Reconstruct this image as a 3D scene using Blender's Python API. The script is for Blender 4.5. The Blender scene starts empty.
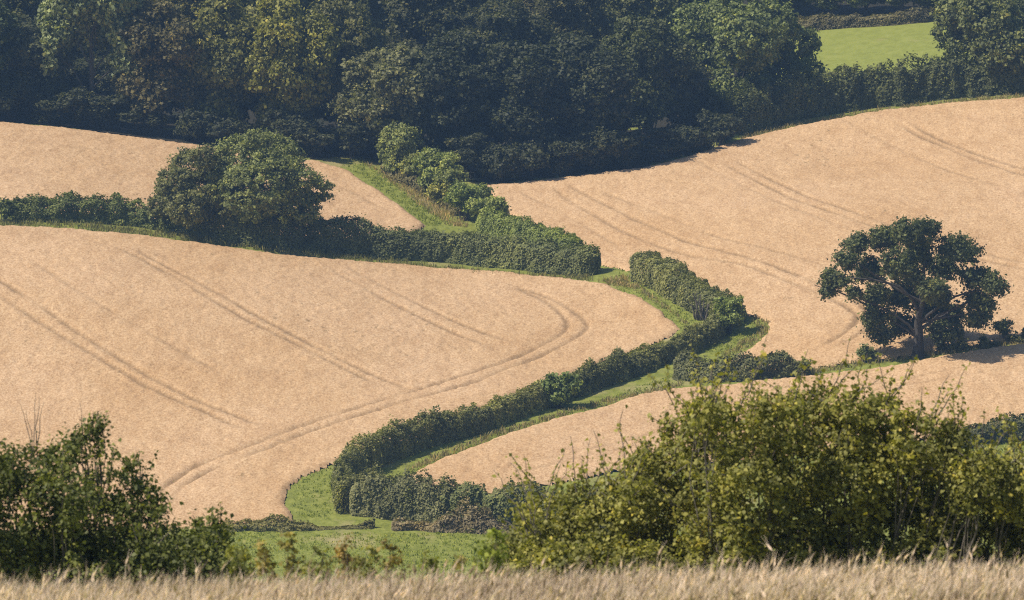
import bpy, math, random
import numpy as np
from mathutils import Vector

# ------------------------------------------------------------------ camera, light, exposure
F_PX = 6000.0                     # focal length in pixels of the 1024 px wide frame
PITCH = 400.0 / F_PX              # camera looks down a little; horizon lies above the frame
SUN_EL, SUN_BACK = 51.0, -20.0    # sun from the left, a touch on the camera's side
scene = bpy.context.scene
cam_data = bpy.data.cameras.new('camera')
cam = bpy.data.objects.new('camera', cam_data)
scene.collection.objects.link(cam)
scene.camera = cam
cam_data.sensor_width = 36.0
cam_data.lens = 36.0 * F_PX / 1024.0
cam_data.clip_start = 0.5
cam_data.clip_end = 6000.0
cam.location = (0, 0, 0)
cam.rotation_euler = (math.pi / 2 - PITCH, 0, 0)
cam_data.dof.use_dof = True
cam_data.dof.focus_distance = 300.0
cam_data.dof.aperture_fstop = 9.0

world = bpy.data.worlds.new('World')
scene.world = world
world.use_nodes = True
wn = world.node_tree.nodes
bg = wn['Background']
sky = wn.new('ShaderNodeTexSky')
sky.sky_type = 'NISHITA'
sky.sun_disc = False
sky.sun_elevation = math.radians(SUN_EL)
sky.sun_rotation = math.radians(-(90 - SUN_BACK))
world.node_tree.links.new(sky.outputs['Color'], bg.inputs['Color'])
bg.inputs['Strength'].default_value = 0.085

sun_data = bpy.data.lights.new('sun', 'SUN')
sun = bpy.data.objects.new('sun', sun_data)
scene.collection.objects.link(sun)
sun_data.energy = 4.6
sun_data.angle = math.radians(0.53)
sun_data.color = (1.0, 0.93, 0.82)
_e, _b = math.radians(SUN_EL), math.radians(SUN_BACK)
to_sun = Vector((-math.cos(_e) * math.cos(_b), math.cos(_e) * math.sin(_b), math.sin(_e)))
sun.rotation_euler = to_sun.to_track_quat('Z', 'Y').to_euler()

scene.view_settings.view_transform = 'Standard'
scene.view_settings.look = 'None'
scene.view_settings.gamma = 1.0
scene.view_settings.exposure = 0.33
scene.view_settings.use_curve_mapping = False
scene.render.engine = 'CYCLES'
scene.cycles.use_denoising = False
scene.cycles.filter_width = 1.15
scene.cycles.max_bounces = 4
scene.cycles.transparent_max_bounces = 4
scene.cycles.volume_bounces = 0
HAZE_DENSITY = 0.00019

rng = np.random.default_rng(11)
random.seed(5)

# ------------------------------------------------------------------ small helpers
def link(o, parent=None):
    scene.collection.objects.link(o)
    if parent is not None:
        o.parent = parent
    return o

def tag(o, label=None, cat=None, group=None, kind=None):
    if label: o['label'] = label
    if cat: o['category'] = cat
    if group: o['group'] = group
    if kind: o['kind'] = kind
    return o

def empty(name, loc, rz=0.0, scale=(1, 1, 1)):
    o = bpy.data.objects.new(name, None)
    o.location = loc
    o.rotation_euler = (0, 0, rz)
    o.scale = scale
    return link(o)

def mesh_from(name, verts, faces, mat=None, smooth=False):
    """faces: (n,k) int array"""
    me = bpy.data.meshes.new(name)
    verts = np.asarray(verts, np.float32)
    faces = np.asarray(faces, np.int32)
    n, k = faces.shape
    me.vertices.add(len(verts))
    me.vertices.foreach_set('co', verts.ravel())
    me.loops.add(n * k)
    me.loops.foreach_set('vertex_index', faces.ravel())
    me.polygons.add(n)
    me.polygons.foreach_set('loop_start', np.arange(0, n * k, k, dtype=np.int32))
    me.polygons.foreach_set('loop_total', np.full(n, k, np.int32))
    if smooth:
        me.polygons.foreach_set('use_smooth', np.ones(n, bool))
    me.update(calc_edges=True)
    if mat is not None:
        me.materials.append(mat)
    return me

def attr(me, name, values, domain='POINT'):
    a = me.attributes.new(name, 'FLOAT', domain)
    a.data.foreach_set('value', np.asarray(values, np.float32))

def unit(v):
    return v / np.maximum(np.linalg.norm(v, axis=-1, keepdims=True), 1e-9)

def noise2(x, y, scale, seed, octaves=3):
    r = np.random.default_rng(seed)
    out = np.zeros(np.broadcast(x, y).shape)
    amp = 1.0
    for o in range(octaves):
        lat = r.random((64, 64)) * 2 - 1
        u, v = x / scale + 17.3 * o, y / scale + 9.1 * o
        iu, iv = np.floor(u).astype(int), np.floor(v).astype(int)
        fu, fv = u - iu, v - iv
        fu, fv = fu * fu * (3 - 2 * fu), fv * fv * (3 - 2 * fv)
        a, b = lat[iu % 64, iv % 64], lat[(iu + 1) % 64, iv % 64]
        c, d = lat[iu % 64, (iv + 1) % 64], lat[(iu + 1) % 64, (iv + 1) % 64]
        out += amp * ((a * (1 - fu) + b * fu) * (1 - fv) + (c * (1 - fu) + d * fu) * fv)
        amp *= 0.5
        scale *= 0.5
    return out

# ------------------------------------------------------------------ the lie of the land
_py = np.array([-900, -300, -60, 0, 42, 52, 62, 75, 120, 200, 300, 372, 398, 420, 700, 900, 1100, 1400, 2300], float)
_pz = np.array([8, 6, 1.0, -1.8, -5.88, -6.77, -8.4, -10.1, -16.2, -26.5, -39.2, -46.4, -45.7, -44.1, -7.7, 3.5, 6, 2, -10], float)
_ys = np.arange(-900, 2300, 0.5)
_zs = np.interp(_ys, _py, _pz)
_k = np.exp(-0.5 * (np.arange(-12, 13) / 5.0) ** 2); _k /= _k.sum()
_zs = np.convolve(np.pad(_zs, 12, mode='edge'), _k, mode='valid')

def ground(x, y):
    x = np.asarray(x, float); y = np.asarray(y, float)
    z = np.interp(y, _ys, _zs)
    s = np.clip((y - 425) / 90, 0, 1); s = s * s * (3 - 2 * s)
    xx = 90 * np.tanh(x / 90)
    z = z + s * 0.115 * (np.sqrt((xx - 3) ** 2 + 120) - 11)
    nr = np.clip((85 - y) / 30, 0, 1)
    z = z + nr * 0.018 * np.clip(x, -12, 12)
    z = z + s * 0.35 * np.sin(x * 0.11 + y * 0.035) + s * 0.3 * np.sin(y * 0.09 - x * 0.05)
    return z

def px_dir(px, py):
    cx, cz = px - 512.0, -(py - 300.0)
    c, s = math.cos(PITCH), math.sin(PITCH)
    return np.array([cx, F_PX * c + cz * s, -F_PX * s + cz * c]) / F_PX

_march = np.arange(386.0, 900.0, 0.1)
def on_hill(px, py, lift=0.0):
    """the point of the far slope that a photograph pixel shows"""
    d = px_dir(px, py)
    t = _march / d[1]
    h = t * d[2] - ground(t * d[0], _march) - lift
    i = int(np.argmax(h < 0))
    y = _march[i]
    return np.array([d[0] * t[i], y, float(ground(d[0] * t[i], y))])

def at_depth(px, py, y):
    d = px_dir(px, py)
    return d * (y / d[1])

def smooth_line(pts, n=8):
    p = np.array(pts, float)
    if len(p) < 3:
        t = np.linspace(0, 1, n)[:, None]
        return p[0] * (1 - t) + p[-1] * t
    q = np.vstack([2 * p[0] - p[1], p, 2 * p[-1] - p[-2]])
    out = []
    for i in range(1, len(q) - 2):
        a, b, c, d = q[i - 1], q[i], q[i + 1], q[i + 2]
        for t in np.linspace(0, 1, n, endpoint=False):
            out.append(0.5 * (2 * b + (c - a) * t + (2 * a - 5 * b + 4 * c - d) * t * t + (3 * b - a - 3 * c + d) * t ** 3))
    out.append(p[-1])
    return np.array(out)

def inside(poly, x, y):
    r = np.zeros(x.shape, bool)
    n = len(poly)
    j = n - 1
    for i in range(n):
        xi, yi = poly[i]; xj, yj = poly[j]
        c = ((yi > y) != (yj > y)) & (x < (xj - xi) * (y - yi) / (yj - yi + 1e-12) + xi)
        r ^= c
        j = i
    return r

def line_dist(line, x, y):
    best = np.full(x.shape, 1e9)
    for a, b in zip(line[:-1], line[1:]):
        ab = b - a
        L = ab @ ab + 1e-9
        t = np.clip(((x - a[0]) * ab[0] + (y - a[1]) * ab[1]) / L, 0, 1)
        best = np.minimum(best, (x - a[0] - t * ab[0]) ** 2 + (y - a[1] - t * ab[1]) ** 2)
    return np.sqrt(best)

# ------------------------------------------------------------------ materials
def new_mat(name):
    m = bpy.data.materials.new(name)
    m.use_nodes = True
    nt = m.node_tree
    return m, nt, nt.nodes, nt.links, nt.nodes['Principled BSDF']

def ramp(nodes, stops):
    r = nodes.new('ShaderNodeValToRGB')
    els = r.color_ramp.elements
    while len(els) < len(stops):
        els.new(0.5)
    for e, (p, c) in zip(els, stops):
        e.position = p
        e.color = (*c, 1)
    return r

def noise_node(nodes, links, vec, scale, detail=4, rough=0.55):
    n = nodes.new('ShaderNodeTexNoise')
    n.inputs['Scale'].default_value = scale
    n.inputs['Detail'].default_value = detail
    n.inputs['Roughness'].default_value = rough
    links.new(vec, n.inputs['Vector'])
    return n

def mapped(nodes, links, scale=(1, 1, 1)):
    tc = nodes.new('ShaderNodeNewGeometry')
    mp = nodes.new('ShaderNodeMapping')
    mp.inputs['Scale'].default_value = scale
    links.new(tc.outputs['Position'], mp.inputs['Vector'])
    return mp.outputs['Vector']

def mix(nodes, links, a, b, fac, mode='MIX'):
    m = nodes.new('ShaderNodeMix')
    m.data_type = 'RGBA'
    m.blend_type = mode
    for sock, v in ((m.inputs[6], a), (m.inputs[7], b), (m.inputs[0], fac)):
        if hasattr(v, 'is_linked') or isinstance(v, bpy.types.NodeSocket):
            links.new(v, sock)
        elif isinstance(v, tuple):
            sock.default_value = (*v, 1)
        else:
            sock.default_value = v
    return m.outputs[2]

def wheat_material():
    m, nt, N, L, P = new_mat('ripe_wheat')
    v = mapped(N, L, (1, 0.45, 0.3))
    fine = noise_node(N, L, v, 6.5, 4, 0.7)
    v2 = mapped(N, L, (0.55, 0.16, 0.2)); streak = noise_node(N, L, v2, 1.3, 5, 0.65)
    big = noise_node(N, L, v, 0.075, 4, 0.6)
    r1 = ramp(N, [(0.26, (0.27, 0.160, 0.074)), (0.50, (0.490, 0.312, 0.163)), (0.74, (0.65, 0.465, 0.268))])
    L.new(fine.outputs['Fac'], r1.inputs['Fac'])
    r2 = ramp(N, [(0.34, (0.94, 0.91, 0.86)), (0.50, (1.0, 1.0, 1.0)), (0.66, (1.04, 1.05, 1.09))])
    L.new(big.outputs['Fac'], r2.inputs['Fac'])
    c = mix(N, L, r1.outputs['Color'], r2.outputs['Color'], 1.0, 'MULTIPLY')
    r3 = ramp(N, [(0.36, (0.90, 0.875, 0.85)), (0.52, (1.0, 1.0, 1.0)), (0.68, (1.05, 1.06, 1.08))]); L.new(streak.outputs['Fac'], r3.inputs['Fac'])
    c = mix(N, L, c, r3.outputs['Color'], 1.0, 'MULTIPLY')
    v3 = mapped(N, L, (1, 0.45, 0.4)); fleck = noise_node(N, L, v3, 1.7, 3, 0.6); zone = noise_node(N, L, v3, 0.09, 2, 0.5)
    ad = N.new('ShaderNodeMath'); ad.operation = 'MULTIPLY_ADD'; ad.inputs[1].default_value = 0.42
    L.new(zone.outputs['Fac'], ad.inputs[0]); L.new(fleck.outputs['Fac'], ad.inputs[2])
    r4 = ramp(N, [(0.895, (0, 0, 0)), (0.96, (0.5, 0.5, 0.5))]); L.new(ad.outputs[0], r4.inputs['Fac'])
    c = mix(N, L, c, (0.17, 0.115, 0.050), r4.outputs['Color'])
    at = N.new('ShaderNodeAttribute'); at.attribute_name = 'rut'
    c = mix(N, L, c, (0.19, 0.118, 0.056), at.outputs['Fac'])
    L.new(c, P.inputs['Base Color'])
    P.inputs['Roughness'].default_value = 0.85
    P.inputs['Specular IOR Level'].default_value = 0.15
    return m

def grass_material(name, lo, mid, hi, dry, dry_amount, fine=1.6):
    m, nt, N, L, P = new_mat(name)
    v = mapped(N, L, (1, 0.5, 0.5))
    a = noise_node(N, L, v, fine, 5, 0.7)
    r = ramp(N, [(0.3, lo), (0.5, mid), (0.7, hi)])
    L.new(a.outputs['Fac'], r.inputs['Fac'])
    b = noise_node(N, L, v, 0.22, 4, 0.6)
    rr = ramp(N, [(0.62 - dry_amount, (0, 0, 0)), (0.74 - dry_amount, (1, 1, 1))])
    L.new(b.outputs['Fac'], rr.inputs['Fac'])
    c = mix(N, L, r.outputs['Color'], dry, rr.outputs['Color'])
    L.new(c, P.inputs['Base Color'])
    P.inputs['Roughness'].default_value = 0.8
    P.inputs['Specular IOR Level'].default_value = 0.2
    bp = N.new('ShaderNodeBump'); bp.inputs['Distance'].default_value = 0.15; bp.inputs['Strength'].default_value = 0.7
    L.new(a.outputs['Fac'], bp.inputs['Height']); L.new(bp.outputs['Normal'], P.inputs['Normal'])
    return m

def leaf_material(name, translucency=0.3, gloss=0.22, rough=0.6, stops=None):
    """leaf colour comes from the object's own colour, each blade a little different"""
    m, nt, N, L, P = new_mat(name)
    oi = N.new('ShaderNodeObjectInfo')
    at = N.new('ShaderNodeAttribute'); at.attribute_name = 'tint'
    r = ramp(N, stops or [(0.0, (1.00, 0.92, 0.78)), (0.45, (2.60, 2.20, 1.65)), (0.85, (4.6, 3.65, 2.2)), (1.0, (6.2, 4.3, 2.0))])
    L.new(at.outputs['Fac'], r.inputs['Fac'])
    c = mix(N, L, oi.outputs['Color'], r.outputs['Color'], 1.0, 'MULTIPLY')
    L.new(c, P.inputs['Base Color'])
    P.inputs['Roughness'].default_value = rough
    P.inputs['Specular IOR Level'].default_value = gloss
    tr = N.new('ShaderNodeBsdfTranslucent')
    c2 = mix(N, L, c, (1.15, 1.25, 0.55), 1.0, 'MULTIPLY')
    L.new(c2, tr.inputs['Color'])
    ms = N.new('ShaderNodeMixShader'); ms.inputs[0].default_value = translucency
    L.new(P.outputs[0], ms.inputs[1]); L.new(tr.outputs[0], ms.inputs[2])
    L.new(ms.outputs[0], N['Material Output'].inputs['Surface'])
    return m

def bark_material(name, a, b):
    m, nt, N, L, P = new_mat(name)
    v = mapped(N, L, (4, 4, 0.8))
    n = noise_node(N, L, v, 2.0, 5, 0.65)
    r = ramp(N, [(0.35, a), (0.65, b)])
    L.new(n.outputs['Fac'], r.inputs['Fac']); L.new(r.outputs['Color'], P.inputs['Base Color'])
    P.inputs['Roughness'].default_value = 0.9
    bp = N.new('ShaderNodeBump'); bp.inputs['Distance'].default_value = 0.05
    L.new(n.outputs['Fac'], bp.inputs['Height']); L.new(bp.outputs['Normal'], P.inputs['Normal'])
    return m

M_wheat = wheat_material()
M_verge = grass_material('verge_grass', (0.118, 0.132, 0.022), (0.188, 0.204, 0.033), (0.262, 0.264, 0.058), (0.31, 0.26, 0.110), 0.05)
M_meadow = grass_material('meadow_grass', (0.175, 0.190, 0.034), (0.215, 0.235, 0.042), (0.250, 0.260, 0.058), (0.26, 0.245, 0.075), 0.0, 0.9)
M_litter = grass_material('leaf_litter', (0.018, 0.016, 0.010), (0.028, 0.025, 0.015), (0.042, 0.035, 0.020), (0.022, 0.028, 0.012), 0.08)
M_leaf = leaf_material('leaf')
M_leaf_near = leaf_material('bush_leaf', 0.35, 0.22, 0.55)
M_blade = leaf_material('grass_blade', 0.35, 0.15, 0.7, [(0.0, (0.8, 0.85, 0.75)), (0.45, (1.5, 1.5, 1.35)), (0.85, (2.2, 2.05, 1.6)), (1.0, (2.9, 2.4, 1.7))])
M_straw = leaf_material('barley_straw', 0.3, 0.2, 0.65, [(0.0, (0.50, 0.45, 0.42)), (0.5, (1.0, 0.98, 0.96)), (1.0, (1.5, 1.47, 1.45))])
M_bark = bark_material('bark', (0.028, 0.024, 0.020), (0.070, 0.058, 0.047))
M_bark_grey = bark_material('grey_twig_bark', (0.085, 0.070, 0.057), (0.18, 0.15, 0.125))

# ------------------------------------------------------------------ vegetation builders
def leaves(name, C, Nrm, size, aspect=0.6, fold=0.12, mat=None, tint=None, droop=0.0, seed=0):
    """one rhombic, slightly folded blade per centre"""
    r = np.random.default_rng(seed + 1000)
    n = len(C)
    Nrm = unit(Nrm)
    t = unit(np.cross(Nrm, unit(r.normal(size=(n, 3)))))
    if droop:
        t = unit(t - np.array([0, 0, droop]) )
        Nrm = unit(Nrm - t * np.sum(Nrm * t, 1, keepdims=True))
    b = np.cross(Nrm, t)
    s = np.asarray(size) * np.ones(n) * r.uniform(0.55, 1.5, n)
    s = s[:, None]
    V = np.empty((n, 4, 3))
    V[:, 0] = C - t * s * 0.5
    V[:, 1] = C + b * s * 0.5 * aspect + Nrm * s * fold - t * s * 0.06
    V[:, 2] = C + t * s * 0.5 - Nrm * s * fold * 0.6
    V[:, 3] = C - b * s * 0.5 * aspect + Nrm * s * fold - t * s * 0.06
    me = mesh_from(name, V.reshape(-1, 3), np.arange(n * 4).reshape(n, 4), mat)
    attr(me, 'tint', r.random(n) if tint is None else np.clip(tint, 0, 1), 'FACE')
    return me

def lobe_cloud(lobes, clump_r, clumps_per_m2, leaves_per_clump, seed,  keep_inside=0.72, shell=(0.72, 1.06), flat=0.75):
    """leaf clumps over the outside of overlapping lobes; returns centres, normals, tint"""
    r = np.random.default_rng(seed)
    Lb = np.array(lobes, float)                      # x y z rx ry rz
    Cs = []
    for k, lb in enumerate(Lb):
        area = 4 * math.pi * ((lb[3] * lb[4]) ** 1.6 / 3 + (lb[3] * lb[5]) ** 1.6 / 3 + (lb[4] * lb[5]) ** 1.6 / 3) ** (1 / 1.6)
        m = max(4, int(area * clumps_per_m2))
        d = unit(r.normal(size=(m, 3)))
        p = lb[:3] + d * lb[3:] * r.uniform(*shell, (m, 1))
        ok = np.ones(m, bool)
        for j, o in enumerate(Lb):
            if j != k:
                ok &= np.linalg.norm((p - o[:3]) / o[3:], axis=1) > keep_inside
        for q, dd in zip(p[ok], d[ok]):
            Cs.append((q, dd))
    P = np.array([c[0] for c in Cs]); D = np.array([c[1] for c in Cs])
    nc = len(P)
    cr = clump_r * r.uniform(0.6, 1.35, nc)
    ctint = r.normal(0.46, 0.15, nc)
    idx = np.repeat(np.arange(nc), leaves_per_clump)
    off = r.normal(size=(len(idx), 3)) * 0.52
    off[:, 2] *= flat
    C = P[idx] + off * cr[idx][:, None]
    nrm = unit(off) * 0.35 + D[idx] * 0.45 + np.array([0, 0, 0.5]) + r.normal(size=off.shape) * 0.62
    tint = ctint[idx] + r.normal(0, 0.13, len(idx))
    return C, nrm, tint, P

def tubes(name, paths, mat, sides=6):
    """tapered bent tubes: list of (points, radii)"""
    VV, FF = [], []
    base = 0
    for pts, rad in paths:
        pts = np.array(pts, float)
        n = len(pts)
        tan = unit(np.gradient(pts, axis=0))
        ref = np.array([0.31, 0.95, 0.1])
        u = unit(np.cross(tan, ref)); v = np.cross(tan, u)
        ang = np.linspace(0, 2 * math.pi, sides, endpoint=False)
        ring = (np.cos(ang)[None, :, None] * u[:, None] + np.sin(ang)[None, :, None] * v[:, None]) * np.asarray(rad)[:, None, None]
        VV.append((pts[:, None] + ring).reshape(-1, 3))
        for i in range(n - 1):
            for k in range(sides):
                a, b = base + i * sides + k, base + i * sides + (k + 1) % sides
                FF.append((a, b, b + sides, a + sides))
        base += n * sides
    return mesh_from(name, np.vstack(VV), FF, mat, True)

def bent(a, b, seed, wob=0.08, n=7, sag=0.0):
    r = np.random.default_rng(seed)
    a, b = np.array(a, float), np.array(b, float)
    L = np.linalg.norm(b - a)
    t = np.linspace(0, 1, n)[:, None]
    p = a * (1 - t) + b * t
    w = np.cumsum(r.normal(size=(n, 3)), 0) * wob * L / n
    w = w - w[0] - t * (w[-1] - w[0])
    p = p + w
    p[:, 2] += sag * L * np.sin(t[:, 0] * math.pi)
    return p

def tree_meshes(name, lobes, trunk_h, trunk_r, seed, leaf=0.30, clump_r=0.6, cpm=0.55, lpc=26, n_limbs=9, **kw):
    """crown mesh, trunk mesh, list of limb meshes, all about the tree's base"""
    C, nrm, tint, P = lobe_cloud(lobes, clump_r, cpm, lpc, seed, **kw)
    crown = leaves(name + '_crown', C, nrm, leaf, 0.85, 0.14, M_leaf, tint, 0.15, seed)
    Lb = np.array(lobes, float)
    fork = np.array([0, 0, trunk_h])
    top = Lb[np.argmax(Lb[:, 2])]
    path = np.vstack([bent((0, 0, -0.3), fork, seed, 0.05, 6), bent(fork, top[:3] * np.array([.7, .7, .88]), seed + 1, 0.12, 7)[1:]])
    rad = np.concatenate([np.linspace(1.0, 0.72, 6), np.linspace(0.6, 0.1, 6)]) * trunk_r
    rad[0] *= 1.5; rad[1] *= 1.12
    trunk = tubes(name + '_trunk', [(path, rad)], M_bark, 9)
    limbs = []
    order = np.argsort(-np.linalg.norm(Lb[:, :2], axis=1))[:n_limbs]
    for q, i in enumerate(order):
        s = path[3 + q % 5]
        e = Lb[i, :3] + (Lb[i, :3] - s) * 0.15
        pts = bent(s, e, seed + 20 + q, 0.16, 8, 0.06)
        paths = [(pts, np.linspace(0.30, 0.05, 8) * trunk_r)]
        r = np.random.default_rng(seed + 50 + q)
        for k in (3, 4, 5, 6):
            e2 = pts[k] + unit(r.normal(size=3) + unit(e - s) * 0.8) * np.mean(Lb[i, 3:]) * 0.9
            paths.append((bent(pts[k], e2, seed + 80 + q * 7 + k, 0.15, 5), np.linspace(0.14, 0.03, 5) * trunk_r))
        limbs.append(tubes(name + '_limb', paths, M_bark, 5))
    return crown, trunk, limbs

def place_tree(kind, label, meshes, loc, color, rz=0.0, scale=(1, 1, 1), cat='tree', group=None, mat=None):
    crown, trunk, limbs = meshes
    t = empty(kind, loc, rz, scale)
    tag(t, label, cat, group)
    o = link(bpy.data.objects.new('trunk', trunk), t)
    for lm in limbs:
        link(bpy.data.objects.new('limb', lm), o)
    c = link(bpy.data.objects.new('crown', crown), t)
    c.color = (*color, 1)
    return t

def px_lobes(spec, base_px, y, seed, depth=0.5, squash=0.85):
    """lobes given where the photo shows them -> local metres about the base; depth spread over the crown's width"""
    r = np.random.default_rng(seed)
    base = at_depth(base_px[0], base_px[1], y)
    s = np.array(spec, float)
    w = (s[:, 0].max() - s[:, 0].min()) / 2
    cx, cy = s[:, 0].mean(), s[:, 1].mean()
    out = []
    for x, yy, rad in s:
        p = at_depth(x, yy, y) - base
        R = rad * y / F_PX
        free = max(0.0, 1 - ((x - cx) / (w * 1.15)) ** 2)
        dy = r.uniform(-1, 1) * depth * w * y / F_PX * math.sqrt(free)
        out.append((p[0], dy, p[2], R, R * 1.1, R * squash))
    return out

def random_lobes(w, h0, h1, n, seed, cone=0.0):
    r = np.random.default_rng(seed)
    out = []
    hm = (h1 - h0) / 2
    for i in range(n):
        d = unit(r.normal(size=3)) * r.uniform(0.35, 0.72) ** 0.7
        z = h0 + hm + d[2] * hm
        k = 1 - cone * (z - h0) / (h1 - h0)
        R = r.uniform(0.26, 0.42) * w * (0.75 + 0.25 * k)
        out.append((d[0] * w * 0.95 * k, d[1] * w * 0.95 * k, z, R, R, R * r.uniform(0.7, 1.0)))
    return out

def hedge(name, label, pts_px, width, heights, color, seed, leaf=0.18, density=205, lump=0.25, ragged=0.10, tint_mid=0.45, group=None, cat='hedge', top_round=0.5, sprig=0.04):
    """leafy hedge along a line on the slope; trimmed when lump is small, scrubby when large"""
    r = np.random.default_rng(seed)
    line = smooth_line([on_hill(*p)[:2] for p in pts_px], 10)
    seg = np.linalg.norm(np.diff(line, axis=0), axis=1)
    s = np.concatenate([[0], np.cumsum(seg)]); L = s[-1]
    hs = np.array(heights, float)
    base = np.array([line[0][0], line[0][1], float(ground(*line[0]))])
    n = int((L + width) * (width + 2 * hs.mean()) * density)
    u = r.uniform(-width * 0.5, L + width * 0.5, n)
    uc = np.clip(u, 0, L)
    x = np.interp(uc, s, line[:, 0]); y = np.interp(uc, s, line[:, 1])
    dirv = unit(np.stack([np.interp(uc + 0.3, s, line[:, 0]) - np.interp(uc - 0.3, s, line[:, 0]),
                          np.interp(uc + 0.3, s, line[:, 1]) - np.interp(uc - 0.3, s, line[:, 1])], 1))
    nor = np.stack([-dirv[:, 1], dirv[:, 0]], 1)
    H = np.interp(uc, np.linspace(0, L, len(hs)), hs)
    lum = 1 + lump * noise2(u, 0 * u, 2.6, seed, 3) * 0.8
    H = H * lum
    W = width * 0.5 * (1 + lump * noise2(u, 0 * u + 9, 3.1, seed + 3, 3) * 0.8)
    endk = np.clip(np.where(u < 0, -u, np.where(u > L, u - L, 0)) / (width * 0.5), 0, 1)
    W = W * np.sqrt(np.maximum(0.02, 1 - endk ** 2)); H = H * (1 - 0.25 * endk ** 3)
    # position round the section: superellipse from foot over the top to the other foot
    pw, ph = width, hs.mean()
    top = r.random(n) < pw / (pw + 2 * ph)
    cx = np.where(top, r.uniform(-1, 1, n), np.where(r.random(n) < 0.5, -1.0, 1.0))
    cz = np.where(top, 1.0, r.uniform(0.0, 1.0, n))
    q = 2.0 / top_round
    kn = (np.abs(cx) ** q + cz ** q) ** (1 / q)
    cx, cz = cx / kn, cz / kn
    a = np.arctan2(cz, cx)
    sa = np.sin(a)
    lumps = 1 + (0.08 + ragged) * noise2(u * 1.0, a * 2.2, 0.9, seed + 5, 3) + r.normal(0, 0.02, n)
    rad = lumps * (1 - np.where(r.random(n) < 0.3, r.uniform(0, 0.4, n), np.abs(r.normal(0, 0.06, n)))) + (r.random(n) < sprig) * r.uniform(0, 0.13, n) * (sa > 0.5)
    X = x + dirv[:, 0] * (u - uc) + nor[:, 0] * cx * W * rad
    Y = y + dirv[:, 1] * (u - uc) + nor[:, 1] * cx * W * rad
    Z = ground(X, Y) + cz * H * rad + r.uniform(0, 0.05, n)
    C = np.stack([X, Y, Z], 1) - base
    nrm = np.stack([nor[:, 0] * cx, nor[:, 1] * cx, np.abs(cz) * 0.8], 1) + r.normal(size=(n, 3)) * 0.5 + [0, 0, 0.3]
    tint = tint_mid + 0.18 * noise2(u, a * 1.5, 1.3, seed + 8, 3) + 0.16 * noise2(u, 0 * u, 5.0, seed + 9, 2) + r.normal(0, 0.11, n)
    f = link(bpy.data.objects.new(name, leaves(name, C, nrm, leaf, 0.8, 0.14, M_leaf, tint, 0.0, seed)))
    f.location = base
    f.color = (*color, 1)
    return tag(f, label, cat, group)

def shrub(kind, label, lobes, loc, color, seed, leaf=0.19, clump_r=0.34, cpm=4.6, lpc=32, cat='shrub', group=None, mat=None, rz=0.0, stem_r=0.05, **kw):
    C, nrm, tint, P = lobe_cloud(lobes, clump_r, cpm, lpc, seed, **kw)
    root = empty(kind, loc, rz)
    tag(root, label, cat, group)
    f = link(bpy.data.objects.new('foliage', leaves(kind + '_foliage', C, nrm, leaf, 0.8, 0.14, mat or M_leaf, tint, 0.1, seed)), root)
    f.color = (*color, 1)
    r = np.random.default_rng(seed + 7)
    paths = []
    for k, lb in enumerate(lobes):
        b = np.array([lb[0] * 0.25 + r.normal(0, 0.05), lb[1] * 0.25 + r.normal(0, 0.05), -0.1])
        pts = bent(b, np.array(lb[:3]) + [0, 0, lb[5] * 0.4], seed + k, 0.14, 7, 0.04)
        paths.append((pts, np.linspace(1, 0.25, 7) * stem_r))
        for q in range(4):
            e = np.array(lb[:3]) + unit(r.normal(size=3) + [0, 0, .3]) * np.array(lb[3:]) * 0.85
            paths.append((bent(pts[3 + q % 3], e, seed + 40 + k * 5 + q, 0.14, 5), np.linspace(0.4, 0.12, 5) * stem_r))
    link(bpy.data.objects.new('stem', tubes(kind + '_stem', paths, M_bark_grey if mat else M_bark, 5)), root)
    return root

# ================================================================== SETTING
def grid_faces(nx, ny):
    i = np.arange(nx * ny).reshape(ny, nx)
    return np.stack([i[:-1, :-1], i[:-1, 1:], i[1:, 1:], i[1:, :-1]], -1).reshape(-1, 4)

xs = np.unique(np.concatenate([np.linspace(-1500, -120, 24), np.linspace(-120, -62, 30), np.arange(-62, 62.1, 1.5), np.linspace(62, 120, 30), np.linspace(120, 1500, 24)]))
ys = np.unique(np.concatenate([np.linspace(-850, 0, 30), np.arange(0, 90, 1.0), np.arange(90, 385, 5.0), np.arange(385, 720, 1.4), np.linspace(720, 2200, 60)]))
GX, GY = np.meshgrid(xs, ys)
GZ = ground(GX, GY) + 0.06 * noise2(GX, GY, 2.5, 3, 3) * ((GY > 380) & (GY < 720))
ground_ob = link(bpy.data.objects.new('ground', mesh_from('ground', np.stack([GX, GY, GZ], -1).reshape(-1, 3), grid_faces(len(xs), len(ys)), M_verge, True)))
tag(ground_ob, 'rough green and straw coloured grass of verges and valley floor', kind='structure')

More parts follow.
